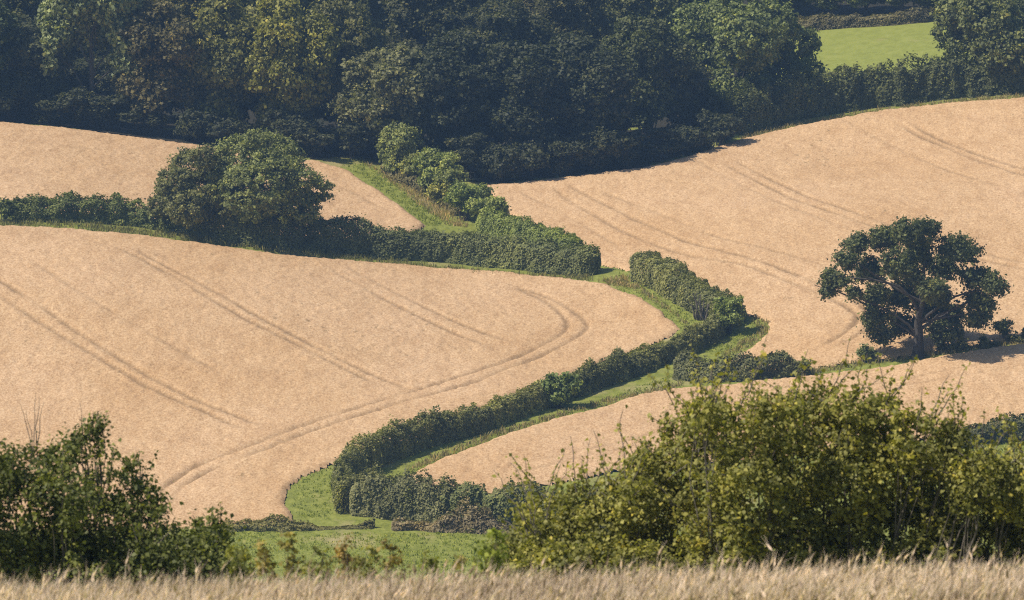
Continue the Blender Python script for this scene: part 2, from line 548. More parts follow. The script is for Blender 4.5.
# ---- ripe cereal fields: standing crop with real height, ruts pressed into it
FIELDS = {
 'centre': ([(-60, 223), (0, 225), (60, 226), (120, 231), (180, 239), (240, 248), (300, 256), (400, 262), (500, 270), (560, 276), (605, 282), (632, 292), (657, 307), (682, 325), (674, 334), (640, 348), (600, 362), (560, 377), (500, 402), (430, 432), (375, 450), (335, 462), (304, 475), (288, 489), (287, 503), (296, 518), (270, 524), (160, 527), (60, 531), (-60, 536)],
    'broad ripe wheat field rising in the left centre with curving wheel ruts'),
 'upper': ([(-60, 115), (0, 121), (80, 129), (200, 144), (320, 159), (346, 168), (372, 184), (400, 203), (428, 224), (415, 232), (300, 246), (180, 222), (100, 214), (-60, 212)],
    'pale ripe wheat field between the wood and the hedge with two round trees'),
 'far': ([(482, 183), (560, 176), (640, 167), (690, 155), (740, 137), (800, 123), (880, 109), (960, 100), (1090, 92), (1090, 333), (1024, 339), (960, 348), (900, 356), (850, 361), (820, 366), (790, 372), (720, 374), (690, 372), (725, 358), (752, 344), (768, 330), (766, 320), (745, 312), (715, 300), (680, 287), (645, 272), (618, 268), (598, 262), (570, 240), (530, 226), (503, 208)],
    'large ripe wheat field sloping up to the right behind the lone oak'),
 'near': ([(396, 480), (436, 459), (500, 434), (560, 416), (600, 405), (640, 392), (680, 386), (760, 379), (830, 371), (900, 361), (960, 351), (1090, 332), (1090, 415), (1024, 424), (960, 434), (800, 452), (620, 470), (520, 488), (430, 494)],
    'ripe wheat strip in the lower right between winding hedge and valley bush'),
}
def off(line, dx, dy): return [(x + dx, y + dy) for x, y in line]
RUTS = {
 'centre': [
   [(-20, 271), (0, 282), (34, 303), (85, 337), (137, 371), (167, 386), (225, 412), (270, 430)],
   [(-20, 286), (0, 297), (31, 317), (68, 340), (102, 361), (137, 381), (195, 408), (245, 432)],
   [(133, 250), (164, 265), (205, 286), (246, 310), (290, 334), (342, 361), (405, 389), (420, 396)],
   [(113, 248), (147, 262), (184, 282), (222, 306), (273, 334), (308, 351), (385, 388)],
   [(340, 264), (374, 282), (408, 300), (442, 317), (477, 332), (515, 346)],
   [(322, 265), (354, 283), (388, 302), (422, 319), (457, 335), (495, 350)],
   [(500, 284), (521, 289), (545, 298), (572, 312), (586, 324), (584, 332), (566, 344), (531, 361), (504, 371), (470, 385), (390, 407), (310, 432), (265, 450), (225, 465), (200, 476), (180, 489), (170, 508)],
   [(505, 287), (525, 293), (545, 303), (562, 317), (567, 327), (559, 337), (531, 352), (501, 364), (466, 376), (390, 399), (310, 424), (225, 456), (190, 470), (165, 488), (154, 506)]],
 'far': [
   [(910, 125), (948, 144), (982, 157), (1024, 169), (1060, 178)],
   [(896, 125), (938, 145), (972, 159), (1016, 173), (1060, 184)],
   [(735, 162), (773, 181), (811, 198), (859, 216), (900, 229), (985, 255), (1040, 268)],
   [(722, 164), (760, 183), (798, 201), (846, 219), (890, 233), (975, 259), (1040, 275)],
   [(565, 184), (590, 197), (625, 215), (681, 240), (725, 253), (777, 268), (818, 284), (850, 297), (866, 310), (870, 322), (858, 337), (828, 353)],
   [(551, 186), (572, 203), (600, 219), (640, 240), (690, 257), (742, 266), (770, 275), (811, 291), (838, 302), (855, 313), (856, 322), (842, 336), (812, 354)]],
 'upper': [[(-20, 140), (60, 147), (120, 152), (170, 156)], [(300, 176), (345, 190), (390, 214)]],
 'near': [[(470, 474), (540, 462), (610, 446), (700, 422), (800, 398), (900, 380), (1040, 356)],
          [(500, 478), (570, 462), (640, 446), (730, 424), (830, 400), (930, 382), (1040, 366)]],
}
FAINT = [[(600, 190), (660, 215), (720, 238), (790, 256), (830, 268)], [(520, 192), (560, 213), (600, 236), (625, 254)], [(690, 158), (740, 185), (800, 212), (850, 232)], [(840, 120), (900, 150), (960, 175), (1040, 200)], [(30, 262), (90, 300), (150, 335), (230, 380)]]
RUTS['far'] += FAINT[:4]; RUTS['centre'] += FAINT[4:]
CROP_H = 0.32
gx = np.arange(-64, 64, 0.22); gy = np.arange(412, 640, 0.42)
WX, WY = np.meshgrid(gx, gy)
rj = np.random.default_rng(8)
JX = WX + rj.uniform(-0.07, 0.07, WX.shape); JY = WY + rj.uniform(-0.14, 0.14, WY.shape)
GZW = ground(JX, JY)
lumpy = 0.02 * noise2(JX, JY, 1.6, 21, 2) + 0.10 * noise2(JX, JY, 9.0, 22, 2) + rj.normal(0, 0.030, WX.shape)
for key, (poly_px, label) in FIELDS.items():
    poly = [tuple(on_hill(a, b, CROP_H * 0.8)[:2]) for a, b in poly_px]
    wob = 0.15 * noise2(JX, JY, 2.2, 31, 2)
    ins = inside(poly, JX + wob, JY + wob * 1.5)
    rut = np.zeros(WX.shape)
    for rl in RUTS[key]:
        line = smooth_line([on_hill(a, b, CROP_H * 0.6)[:2] for a, b in rl], 8)
        lo, hi = line.min(0) - 1.5, line.max(0) + 1.5
        sel = (JX > lo[0]) & (JX < hi[0]) & (JY > lo[1]) & (JY < hi[1])
        d = line_dist(line, JX[sel], JY[sel])
        strength = (1.0 if key in ('centre', 'far') else 0.5) * (0.5 if rl in FAINT else 1.0)
        for end in (line[0], line[-1]):
            strength = strength * np.clip(np.hypot(JX[sel] - end[0], JY[sel] - end[1]) / 3.5, 0, 1)
        patch = 0.70 + 0.50 * noise2(JX[sel], JY[sel], 5.0, 44, 3)
        rut[sel] = np.maximum(rut[sel], strength * np.clip(patch, 0.15, 1) * np.exp(-((d + 0.06 * noise2(JX[sel], JY[sel], 1.1, 45, 2)) / 0.22) ** 4))
    fr = ins.astype(float)
    for _ in range(4):
        p_ = np.pad(fr, 1, mode='edge')
        fr = (p_[:-2, 1:-1] + p_[2:, 1:-1] + p_[1:-1, :-2] + p_[1:-1, 2:] + p_[1:-1, 1:-1]) / 5
    fr = np.clip((fr - 0.5) / 0.5, 0, 1)
    z = GZW - 0.05 + fr * (CROP_H + 0.05 + lumpy - 0.20 * rut)
    fc = grid_faces(len(gx), len(gy))
    keep = ins.ravel()[fc].all(1)
    fc = fc[keep]
    used = np.unique(fc)
    remap = np.full(WX.size, -1); remap[used] = np.arange(len(used))
    V = np.stack([JX.ravel()[used], JY.ravel()[used], z.ravel()[used]], 1)
    me = mesh_from('wheat_field', V, remap[fc], M_wheat, False)
    attr(me, 'rut', rut.ravel()[used] * 0.8)
    tag(link(bpy.data.objects.new('wheat_field', me)), label, kind='structure')

# ---- the mown meadow beyond the wood
mp = [tuple(on_hill(a, b)[:2]) for a, b in [(770, 34), (820, 31), (945, 22), (1040, 16), (1040, 84), (940, 92), (760, 108)]]
mx = np.arange(20, 64, 0.5); my = np.arange(600, 690, 0.7)
MX, MY = np.meshgrid(mx, my)
ins = inside(mp, MX, MY)
fc = grid_faces(len(mx), len(my)); fc = fc[ins.ravel()[fc].all(1)]
used = np.unique(fc); remap = np.full(MX.size, -1); remap[used] = np.arange(len(used))
MZ = ground(MX, MY) + 0.14 + 0.03 * noise2(MX, MY, 3, 5, 2)
tag(link(bpy.data.objects.new('meadow', mesh_from('meadow', np.stack([MX, MY, MZ], -1).reshape(-1, 3)[used], remap[fc], M_meadow, True))),
    'bright green mown meadow glimpsed above the dark hedge at upper right', kind='structure')

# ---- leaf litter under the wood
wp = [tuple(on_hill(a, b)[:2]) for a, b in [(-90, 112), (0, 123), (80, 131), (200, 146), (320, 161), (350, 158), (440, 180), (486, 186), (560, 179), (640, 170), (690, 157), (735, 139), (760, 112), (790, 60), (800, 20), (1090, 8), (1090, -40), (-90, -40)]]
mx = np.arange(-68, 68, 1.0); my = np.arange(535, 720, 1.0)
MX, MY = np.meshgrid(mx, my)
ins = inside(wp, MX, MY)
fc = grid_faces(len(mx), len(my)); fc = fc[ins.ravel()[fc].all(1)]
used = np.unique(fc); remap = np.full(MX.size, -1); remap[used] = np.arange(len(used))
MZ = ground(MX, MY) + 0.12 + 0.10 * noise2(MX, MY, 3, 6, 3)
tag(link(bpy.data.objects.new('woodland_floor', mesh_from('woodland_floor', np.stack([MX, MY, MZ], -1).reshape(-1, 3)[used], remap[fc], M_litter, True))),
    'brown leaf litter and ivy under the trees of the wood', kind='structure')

# ================================================================== FIELD TREES
GREEN = (0.070, 0.095, 0.034)
DEEP = (0.042, 0.064, 0.028)
OLIVE = (0.098, 0.104, 0.034)
GREY = (0.092, 0.110, 0.062)
BROWN = (0.095, 0.080, 0.045)
BRIGHT = (0.105, 0.135, 0.042)

# lone oak
B = on_hill(918, 357)
spec = [(340, 90, 55), (392, 85, 42), (275, 130, 50), (185, 140, 44), (140, 185, 36), (115, 248, 42), (88, 290, 24), (160, 285, 22), (225, 225, 50), (300, 195, 56),
        (370, 165, 55), (245, 300, 46), (240, 370, 44), (256, 428, 36), (330, 400, 46), (420, 350, 52), (480, 145, 50), (530, 165, 44), (465, 215, 52), (540, 235, 46),
        (600, 260, 40), (630, 285, 22), (560, 320, 48), (560, 368, 40), (490, 375, 48), (440, 412, 40), (490, 425, 26), (330, 310, 54), (400, 265, 50), (350, 240, 50), (430, 300, 45)]
spec = [(800 + a * 0.317, 200 + b * 0.317, c * 0.317 * 1.0) for a, b, c in spec]
lob = px_lobes(spec, (918, 357), B[1], 3, 0.75, 0.78)
place_tree('oak_tree', 'lone spreading dark green oak standing in the wheat at right', tree_meshes('oak', lob, 2.6, 0.47, 31, leaf=0.21, clump_r=0.45, cpm=3.0, lpc=46, n_limbs=8, keep_inside=0.76, shell=(0.3, 1.10), flat=0.85), B, (0.040, 0.053, 0.026))

# two round trees in the hedge
B = on_hill(207, 238)
spec = [(170, 200, 18), (194, 168, 22), (210, 188, 26), (177, 183, 18), (190, 205, 22), (226, 205, 20), (160, 207, 11), (205, 156, 12)]
lob = px_lobes(spec, (207, 238), B[1], 5, 0.9)
place_tree('maple_tree', 'smaller olive green round tree in hedge, left of the taller one', tree_meshes('maple', lob, 1.6, 0.22, 41, leaf=0.20, clump_r=0.40, cpm=2.4, lpc=52, n_limbs=7, keep_inside=0.75), B, (0.066, 0.078, 0.038))
B = on_hill(262, 245)
spec = [(240, 158, 25), (262, 151, 21), (282, 163, 22), (301, 184, 20), (258, 138, 10), (280, 150, 12), (255, 188, 33), (285, 205, 22), (240, 208, 26), (318, 190, 13), (270, 175, 30), (300, 208, 20), (228, 185, 22)]
lob = px_lobes(spec, (262, 245), B[1], 7, 0.9)
place_tree('maple_tree', 'taller leafy green round tree rising from the hedge above the wheat', tree_meshes('maple_tall', lob, 1.8, 0.30, 51, leaf=0.21, clump_r=0.45, cpm=2.2, lpc=46, n_limbs=9, keep_inside=0.75), B, (0.076, 0.098, 0.044))

# ================================================================== HEDGES
hedge('clipped_hedge', 'long tall clipped hedge running from the round trees to the gap', [(178, 231), (240, 243), (300, 250), (380, 257), (450, 262), (520, 268), (586, 274)], 2.4, [2.7, 2.7, 2.8, 2.6, 2.4, 2.3, 2.3], (0.072, 0.090, 0.042), 61, lump=0.14, ragged=0.08, sprig=0.14)
hedge('rough_hedge', 'uneven low hedge at far left beside the round trees', [(24, 219), (60, 220), (110, 222), (150, 226), (180, 232)], 2.2, [1.7, 2.0, 1.9, 2.3, 2.2], (0.060, 0.080, 0.032), 62, lump=0.40, ragged=0.16)
hedge('clipped_hedge', 'short clipped hedge behind the end of the long hedge', [(488, 232), (530, 246), (572, 259)], 2.0, [1.9, 2.0, 1.9], (0.085, 0.115, 0.042), 63, lump=0.12)
hedge('clipped_hedge', 'rounded clipped hedge right of the field gap, leading to the bend', [(644, 280), (664, 288), (690, 302), (712, 314), (728, 322)], 2.5, [2.1, 2.2, 2.0, 1.8, 1.8], (0.082, 0.096, 0.044), 64, lump=0.12, ragged=0.05, sprig=0.03)
hedge('winding_hedge', 'long winding hedge curving from the bend down to the valley floor', [(735, 322), (715, 337), (690, 352), (650, 367), (600, 386), (550, 404), (490, 426), (436, 443), (394, 457), (360, 474), (346, 492), (344, 512)], 1.7, [2.0, 1.8, 1.6, 1.8, 1.9, 1.7, 1.7, 1.8, 2.1, 2.3, 2.2, 2.1], (0.094, 0.108, 0.050), 65, lump=0.22, ragged=0.16, sprig=0.10, top_round=0.75)
hedge('valley_hedge', 'bushy grey green hedge at the foot of the winding hedge', [(366, 514), (400, 518), (442, 522)], 2.2, [2.2, 2.4, 2.3], (0.092, 0.104, 0.054), 66, lump=0.3, ragged=0.16)
hedge('valley_hedge', 'glossy dark green bush clump at valley edge left of the big bush', [(452, 521), (476, 523), (504, 525)], 2.4, [2.3, 2.7, 2.4], (0.052, 0.068, 0.034), 67, leaf=0.20, lump=0.3, ragged=0.2)
hedge('valley_hedge', 'dull green hedge end running behind the big foreground bush', [(508, 523), (540, 527), (600, 531)], 2.2, [2.3, 2.4, 2.3], (0.070, 0.082, 0.042), 68, lump=0.3, ragged=0.16)
hedge('bramble_hedge', 'scrubby low hedge of dark bushes above the foreground bush', [(686, 378), (715, 380), (745, 379), (775, 377), (797, 375)], 2.0, [1.8, 1.6, 1.7, 1.4, 1.1], (0.066, 0.078, 0.040), 69, lump=0.5, ragged=0.25)
hedge('low_hedge', 'very low dark trimmed strip along the bottom wheat edge', [(232, 529), (280, 529), (330, 529), (366, 528)], 1.2, [0.45, 0.5, 0.55, 0.6], (0.075, 0.080, 0.035), 70, lump=1.0, ragged=0.5, leaf=0.15, density=220, top_round=1.2, sprig=0.3)
hedge('dark_hedge', 'small dark hedge at right edge behind the foreground bush', [(965, 446), (1000, 441), (1040, 436), (1080, 430)], 1.8, [1.2, 1.5, 1.6, 1.6], (0.060, 0.070, 0.040), 71, lump=0.3)
hedge('field_hedge', 'tall shaggy hedge along the top of the right hand wheat field', [(742, 132), (790, 120), (840, 111), (900, 103), (960, 96), (1060, 88)], 2.6, [3.6, 3.6, 3.5, 3.5, 3.6, 3.6], (0.045, 0.058, 0.028), 72, leaf=0.24, density=130, lump=0.22, ragged=0.18)
hedge('brown_hedge', 'thin brownish hedge along the upper side of the green meadow', [(800, 31), (840, 29), (890, 26), (945, 21)], 1.6, [1.3, 1.2, 1.3, 1.3], (0.066, 0.068, 0.042), 73, lump=0.25, leaf=0.2)
hedge('dry_bank_hedge', 'low greyish scrub bank beside the bright grass track', [(388, 174), (414, 187), (440, 203), (458, 215)], 1.2, [0.8, 0.9, 0.8, 0.6], (0.085, 0.085, 0.045), 74, lump=0.4, ragged=0.25)
hedge('bracken_bank', 'brown dying bracken along the foot of the valley hedge', [(400, 529), (440, 531), (480, 533), (520, 536)], 1.0, [0.7, 1.1, 1.4, 1.3], (0.096, 0.090, 0.064), 75, lump=0.9, ragged=0.4, leaf=0.2, top_round=1.1, sprig=0.2)

# shrubs climbing the track beside the wood
def shrub_px(kind, label, bx, by, w_px, h_px, color, seed, n=7, leaf=0.21, group=None, **kw):
    b = on_hill(bx, by)
    m = b[1] / F_PX
    lob = random_lobes(w_px * m * 0.5 * 1.0, h_px * m * 0.12, h_px * m * 0.86, n, seed)
    kw.setdefault('shell', (0.5, 1.14))
    return shrub(kind, label, lob, b, color, seed, leaf=leaf, group=group, **kw)
shrub_px('hazel_shrub', 'tallest hazel shrub at top of the track against the dark wood', 399, 176, 62, 60, (0.090, 0.115, 0.050), 81, 13)
shrub_px('hazel_shrub', 'second hazel shrub down the track, broad and pale green', 434, 195, 52, 54, (0.096, 0.128, 0.052), 82, 13)
shrub_px('hazel_shrub', 'small yellowish shrub in front of the track shrubs', 441, 206, 32, 28, (0.115, 0.130, 0.045), 83, 8)
shrub_px('hazel_shrub', 'grey green shrub between the pale hazel and the lower ones', 456, 206, 40, 46, (0.090, 0.115, 0.048), 84, 10)
shrub_px('hazel_shrub', 'rounded green shrub halfway down beside the track', 464, 221, 44, 42, (0.085, 0.120, 0.045), 85, 10)
shrub_px('hazel_shrub', 'lowest track shrub just above the short clipped hedge', 487, 230, 42, 44, (0.100, 0.130, 0.050), 86, 10)
shrub_px('hazel_shrub', 'dark leafy shrub between the tallest hazel and the broad one', 416, 186, 36, 38, (0.085, 0.105, 0.045), 94, 9)
shrub_px('hazel_shrub', 'narrow light shrub behind the small yellowish one', 449, 200, 30, 50, (0.094, 0.122, 0.048), 95, 9)
shrub_px('hazel_shrub', 'shaded shrub on the wheat side behind the lower track shrubs', 478, 214, 34, 36, (0.085, 0.115, 0.045), 93, 9)
shrub_px('thorn_shrub', 'dark round shrub cut by the left edge above the wheat', 2, 222, 26, 28, (0.050, 0.070, 0.030), 87, 6)
shrub_px('thorn_shrub', 'leafy round bush swelling at the hedge bend', 728, 335, 40, 44, (0.085, 0.118, 0.040), 88, 8)
shrub_px('thorn_shrub', 'plump green bush bulging from the middle of the winding hedge', 558, 409, 48, 40, (0.068, 0.100, 0.040), 89, 8)
shrub_px('thorn_shrub', 'loose bush at the left foot of the lone oak', 864, 362, 26, 17, (0.060, 0.080, 0.038), 90, 5)
shrub_px('thorn_shrub', 'small sprouting bush between scrubby hedge and oak', 803, 376, 18, 17, (0.080, 0.095, 0.040), 91, 5)
b = on_hill(1003, 342)
place_tree('sapling', 'small slim sapling right of the lone oak', tree_meshes('sapling', random_lobes(0.85, 0.5, 2.5, 8, 92), 0.7, 0.045, 92, leaf=0.17, clump_r=0.28, cpm=7.0, lpc=24, n_limbs=4), b, (0.060, 0.078, 0.038))
low = [(940, 352, 14, 10), (953, 351, 12, 8), (966, 350, 16, 11), (980, 349, 13, 14), (992, 347, 12, 8), (1016, 343, 16, 10), (1030, 341, 16, 11)]
for i, (x, y, w, h) in enumerate(low):
    shrub_px('boundary_weed', ['nearest', 'second', 'third', 'fourth', 'fifth', 'sixth', 'seventh'][i] + ' low dark weed clump to the oak on the field boundary at right', x, y, w, h, (0.055, 0.065, 0.035), 110 + i, 4, group='weed clumps right of the oak', cat='weed')

# dead grey branches showing in the hedge bend
b = on_hill(702, 320)
paths = []
for k in range(14):
    r0 = np.random.default_rng(300 + k)
    s = np.array([r0.normal(0, 0.35), r0.normal(0, 0.3), 0])
    paths.append((bent(s, s + [r0.normal(0, 0.5), r0.normal(-0.3, 0.4), r0.uniform(1.4, 2.4)], 300 + k, 0.2, 6), np.linspace(0.09, 0.02, 6)))
tag(link(bpy.data.objects.new('dead_bush', tubes('dead_bush', paths, M_bark_grey, 5))), 'bare grey dead branches in a notch of the hedge near the bend', 'dead bush').location = b

# ================================================================== THE WOOD
protos = []
for k, (w, h0, h1, n, cone) in enumerate([(4.8, 1.2, 13.0, 22, 0.1), (4.2, 1.0, 14.0, 22, 0.25), (5.4, 1.2, 12.5, 24, 0.0), (3.9, 1.0, 13.5, 20, 0.3), (5.0, 1.0, 13.4, 26, 0.1), (4.4, 0.8, 14.0, 24, 0.2)]):
    protos.append(tree_meshes('wood_tree', random_lobes(w, h0, h1, n, 200 + k), 2.6, 0.34, 210 + k, leaf=0.30, clump_r=0.60, cpm=1.5, lpc=42, n_limbs=6, keep_inside=0.78))
weep = tree_meshes('weeping_tree', [(-3.2, 0, 9.5, 1.5, 1.6, 3.2), (-1.2, -1.2, 12.5, 2.2, 2, 2.6), (1.6, -1, 12, 2.2, 2, 2.8), (3.2, -.6, 8.5, 1.5, 1.5, 3.4), (0, 1.5, 10, 3, 2, 3), (-3.8, -.5, 7, 1, 1, 2), (3.4, -.8, 6.3, 1, 1, 2.2), (0.4, -.4, 14.4, 1.8, 1.8, 1.5)], 4.0, 0.32, 221, leaf=0.34, clump_r=0.5, cpm=1.6, lpc=46, n_limbs=7, flat=1.2)

WOOD_SHADE = (0.030, 0.040, 0.024)  # deep shade of the wood's inner corner put into the leaf colour
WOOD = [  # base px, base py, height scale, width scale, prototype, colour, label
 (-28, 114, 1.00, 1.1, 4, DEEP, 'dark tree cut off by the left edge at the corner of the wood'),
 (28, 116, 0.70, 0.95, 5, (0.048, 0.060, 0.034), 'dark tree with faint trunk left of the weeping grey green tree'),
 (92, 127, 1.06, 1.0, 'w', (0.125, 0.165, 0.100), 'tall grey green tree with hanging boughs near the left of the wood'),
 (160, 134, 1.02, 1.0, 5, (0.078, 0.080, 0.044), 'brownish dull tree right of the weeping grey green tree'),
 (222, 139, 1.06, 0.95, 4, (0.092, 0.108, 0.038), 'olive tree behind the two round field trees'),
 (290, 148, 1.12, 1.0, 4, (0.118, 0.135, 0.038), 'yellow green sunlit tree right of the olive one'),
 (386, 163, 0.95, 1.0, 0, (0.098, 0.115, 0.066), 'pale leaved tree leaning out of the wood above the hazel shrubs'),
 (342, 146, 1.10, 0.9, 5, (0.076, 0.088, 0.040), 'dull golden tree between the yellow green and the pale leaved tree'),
 (456, 168, 0.98, 1.1, 4, WOOD_SHADE, 'deep shaded tree behind the lower track shrubs'),
 (522, 170, 0.96, 1.1, 5, WOOD_SHADE, 'tree with leaves darkened for shade at the inner corner of the wood'),
 (585, 165, 0.95, 1.1, 4, WOOD_SHADE, 'shade-darkened low crowned tree above the shadow on the right wheat'),
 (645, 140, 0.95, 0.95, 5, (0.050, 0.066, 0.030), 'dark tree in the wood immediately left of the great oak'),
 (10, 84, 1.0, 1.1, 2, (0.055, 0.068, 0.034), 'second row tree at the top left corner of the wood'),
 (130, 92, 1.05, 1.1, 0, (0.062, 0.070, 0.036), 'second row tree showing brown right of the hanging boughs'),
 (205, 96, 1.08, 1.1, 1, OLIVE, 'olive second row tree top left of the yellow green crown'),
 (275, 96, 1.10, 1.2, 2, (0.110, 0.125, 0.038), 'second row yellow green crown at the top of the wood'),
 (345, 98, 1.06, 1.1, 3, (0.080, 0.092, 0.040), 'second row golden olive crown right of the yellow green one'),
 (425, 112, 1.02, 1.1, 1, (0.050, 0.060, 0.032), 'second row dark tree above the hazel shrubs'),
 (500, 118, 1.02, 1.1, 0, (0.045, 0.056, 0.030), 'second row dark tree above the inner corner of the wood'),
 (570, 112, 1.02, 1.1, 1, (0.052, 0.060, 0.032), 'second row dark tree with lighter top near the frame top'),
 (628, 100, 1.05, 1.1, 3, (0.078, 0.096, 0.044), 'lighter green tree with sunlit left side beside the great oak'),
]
ORD = ['first', 'second', 'third', 'fourth', 'fifth', 'sixth', 'seventh', 'eighth', 'ninth', 'tenth', 'eleventh', 'twelfth', 'thirteenth', 'fourteenth', 'fifteenth', 'sixteenth', 'seventeenth', 'eighteenth', 'nineteenth', 'twentieth', 'twenty-first', 'twenty-second', 'twenty-third', 'twenty-fourth']
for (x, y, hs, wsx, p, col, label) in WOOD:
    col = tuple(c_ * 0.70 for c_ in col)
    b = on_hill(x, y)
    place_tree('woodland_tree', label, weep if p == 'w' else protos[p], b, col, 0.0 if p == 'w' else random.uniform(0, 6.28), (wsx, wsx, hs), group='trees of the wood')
for row, (y, xs_) in enumerate([(58, range(-30, 700, 66)), (22, range(-10, 780, 72)), (-14, range(-40, 1080, 90))]):
    for k, x in enumerate(xs_):
        b = on_hill(x + random.uniform(-14, 14), y + random.uniform(-8, 8))
        col = random.choice([DEEP, (0.055, 0.072, 0.030), (0.070, 0.084, 0.032), (0.064, 0.068, 0.038), (0.070, 0.085, 0.048)])
        s = random.uniform(0.95, 1.15); col = tuple(c_ * 0.70 for c_ in col)
        place_tree('woodland_tree', ORD[k] + ' tree from the left in the ' + ['third', 'fourth', 'topmost'][row] + ' row up the wooded slope', protos[random.randrange(4)], b, col, random.uniform(0, 6.28), (s * 1.1, s * 1.1, s), group='trees deep in the wood')
# understorey: one row at the wheat edge, one further in behind the trunks
edge_row = [(-24, 118), (14, 120), (48, 124), (76, 127), (106, 130), (146, 135), (196, 142), (224, 145), (286, 153), (318, 157), (350, 160), (470, 180), (500, 182), (530, 179), (562, 176), (595, 173), (628, 169), (660, 162), (690, 154), (716, 146)]
inner_row = [(x_, float(np.interp(x_, [-40, 320, 480, 690], [98, 138, 154, 130]))) for x_ in range(-36, 700, 38)]
under_protos, under_tmp = [], []
for k in range(6):      # six bush shapes, shared by the rows below
    h_m = 4.0 + 0.9 * k
    o = shrub('understorey_bush', None, random_lobes(2.9, h_m * 0.12, h_m * 0.86, 8, 130 + k), (0, 0, 0), (0, 0, 0), 130 + k, leaf=0.28, clump_r=0.42, cpm=2.2, lpc=40, shell=(0.5, 1.14))
    under_protos.append((o.children[0].data, o.children[1].data, h_m)); under_tmp.append(o)
deep_row = [(x_ + 18, y_ - 22) for x_, y_ in inner_row]
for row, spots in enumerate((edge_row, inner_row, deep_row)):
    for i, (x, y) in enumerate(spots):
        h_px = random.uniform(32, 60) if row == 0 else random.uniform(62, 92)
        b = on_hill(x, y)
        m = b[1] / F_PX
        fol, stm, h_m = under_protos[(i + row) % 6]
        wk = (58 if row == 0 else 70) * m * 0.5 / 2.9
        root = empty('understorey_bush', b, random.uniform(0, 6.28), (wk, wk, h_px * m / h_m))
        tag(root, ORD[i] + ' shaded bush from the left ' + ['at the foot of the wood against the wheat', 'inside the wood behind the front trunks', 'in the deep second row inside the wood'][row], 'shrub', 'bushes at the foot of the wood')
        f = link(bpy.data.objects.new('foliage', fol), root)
        f.color = (0.026, 0.033, 0.020, 1)  # leaves coloured near black, so the wood's dark interior is partly painted shade
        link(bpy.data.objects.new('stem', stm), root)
for o in under_tmp:
    for ch in list(o.children):
        bpy.data.objects.remove(ch)
    bpy.data.objects.remove(o)
# the great oak beside the meadow, the tree at the top right corner, trees beyond the meadow
b = on_hill(738, 116)
spec = [(700, 30, 28), (735, 15, 30), (770, 25, 28), (795, 45, 24), (805, 72, 18), (685, 62, 24), (720, 60, 34), (760, 62, 34), (690, 90, 20), (725, 92, 24), (765, 92, 24), (795, 92, 16), (745, 38, 34), (712, 105, 14), (672, 80, 14)]
place_tree('oak_tree', 'great broad oak between the wood and the green meadow', tree_meshes('great_oak', px_lobes(spec, (738, 116), b[1], 9, 0.9), 3.0, 0.45, 231, leaf=0.30, clump_r=0.52, cpm=1.6, lpc=36, n_limbs=10, keep_inside=0.75), b, (0.066, 0.090, 0.040))
b = on_hill(988, 88)
spec = [(960, 30, 24), (985, 15, 30), (1015, 20, 30), (1000, 45, 30), (970, 52, 22), (1030, 50, 30), (985, 68, 18), (1015, 70, 22), (955, 12, 18), (1045, 25, 25), (1060, 50, 22)]
place_tree('oak_tree', 'dark tree at the top right corner beside the green meadow', tree_meshes('corner_tree', px_lobes(spec, (988, 88), b[1], 10, 0.9), 2.5, 0.35, 241, leaf=0.30, clump_r=0.52, cpm=1.6, lpc=36, n_limbs=8, keep_inside=0.75), b, (0.062, 0.080, 0.038))
for i, x in enumerate([792, 832, 866, 902, 936, 968]):
    b = on_hill(x, 16 + (i % 2) * 3)
    place_tree('meadow_edge_tree', ORD[i] + ' tree from the left in the line beyond the green meadow', protos[i % 4], b, [GREEN, (0.062, 0.082, 0.036)][i % 2], i * 1.7, (0.8, 0.8, 0.6), group='trees beyond the meadow')

# ================================================================== ROUGH GRASS (cannot be counted)
def tuft_mesh(name, P, h, seed, blades=4, spread=0.12, wid=0.03):
    r = np.random.default_rng(seed)
    n = len(P) * blades
    base = np.repeat(P, blades, 0) + np.stack([r.normal(0, spread, n), r.normal(0, spread, n), np.zeros(n)], 1)
    hh = np.repeat(h, blades) * r.uniform(0.5, 1.2, n)
    lean = r.normal(0, 0.35, (n, 2))
    a = r.uniform(0, math.pi, n)
    side = np.stack([np.cos(a), np.sin(a), 0 * a], 1) * wid * r.uniform(0.6, 1.4, (n, 1))
    mid = base + np.stack([lean[:, 0] * hh * 0.4, lean[:, 1] * hh * 0.4, hh * 0.6], 1)
    tip = base + np.stack([lean[:, 0] * hh, lean[:, 1] * hh, hh], 1)
    V = np.stack([base - side, base + side, mid + side * 0.8, tip, mid - side * 0.8], 1).reshape(-1, 3)
    i = np.arange(n) * 5
    Fq = np.stack([i, i + 1, i + 2, i + 4], 1)
    Ft = np.stack([i + 4, i + 2, i + 3, i + 3], 1)
    me = bpy.data.meshes.new(name)
    tri = np.concatenate([np.stack([i, i + 1, i + 2], 1), np.stack([i, i + 2, i + 4], 1), np.stack([i + 4, i + 2, i + 3], 1)])
    me = mesh_from(name, V, tri, M_blade)
    tn = np.clip(np.repeat(r.normal(0.5, 0.2, len(P)), blades) + r.normal(0, 0.1, n), 0, 1)
    attr(me, 'tint', np.tile(tn, 3), 'FACE')
    return me

def strew(poly_px, per_m2, seed):
    r = np.random.default_rng(seed)
    poly = np.array([on_hill(a, b)[:2] for a, b in poly_px])
    lo, hi = poly.min(0), poly.max(0)
    n = int(np.prod(hi - lo) * per_m2)
    x, y = r.uniform(lo[0], hi[0], n), r.uniform(lo[1], hi[1], n)
    ok = inside([tuple(p) for p in poly], x, y)
    x, y = x[ok], y[ok]
    return np.stack([x, y, ground(x, y)], 1)

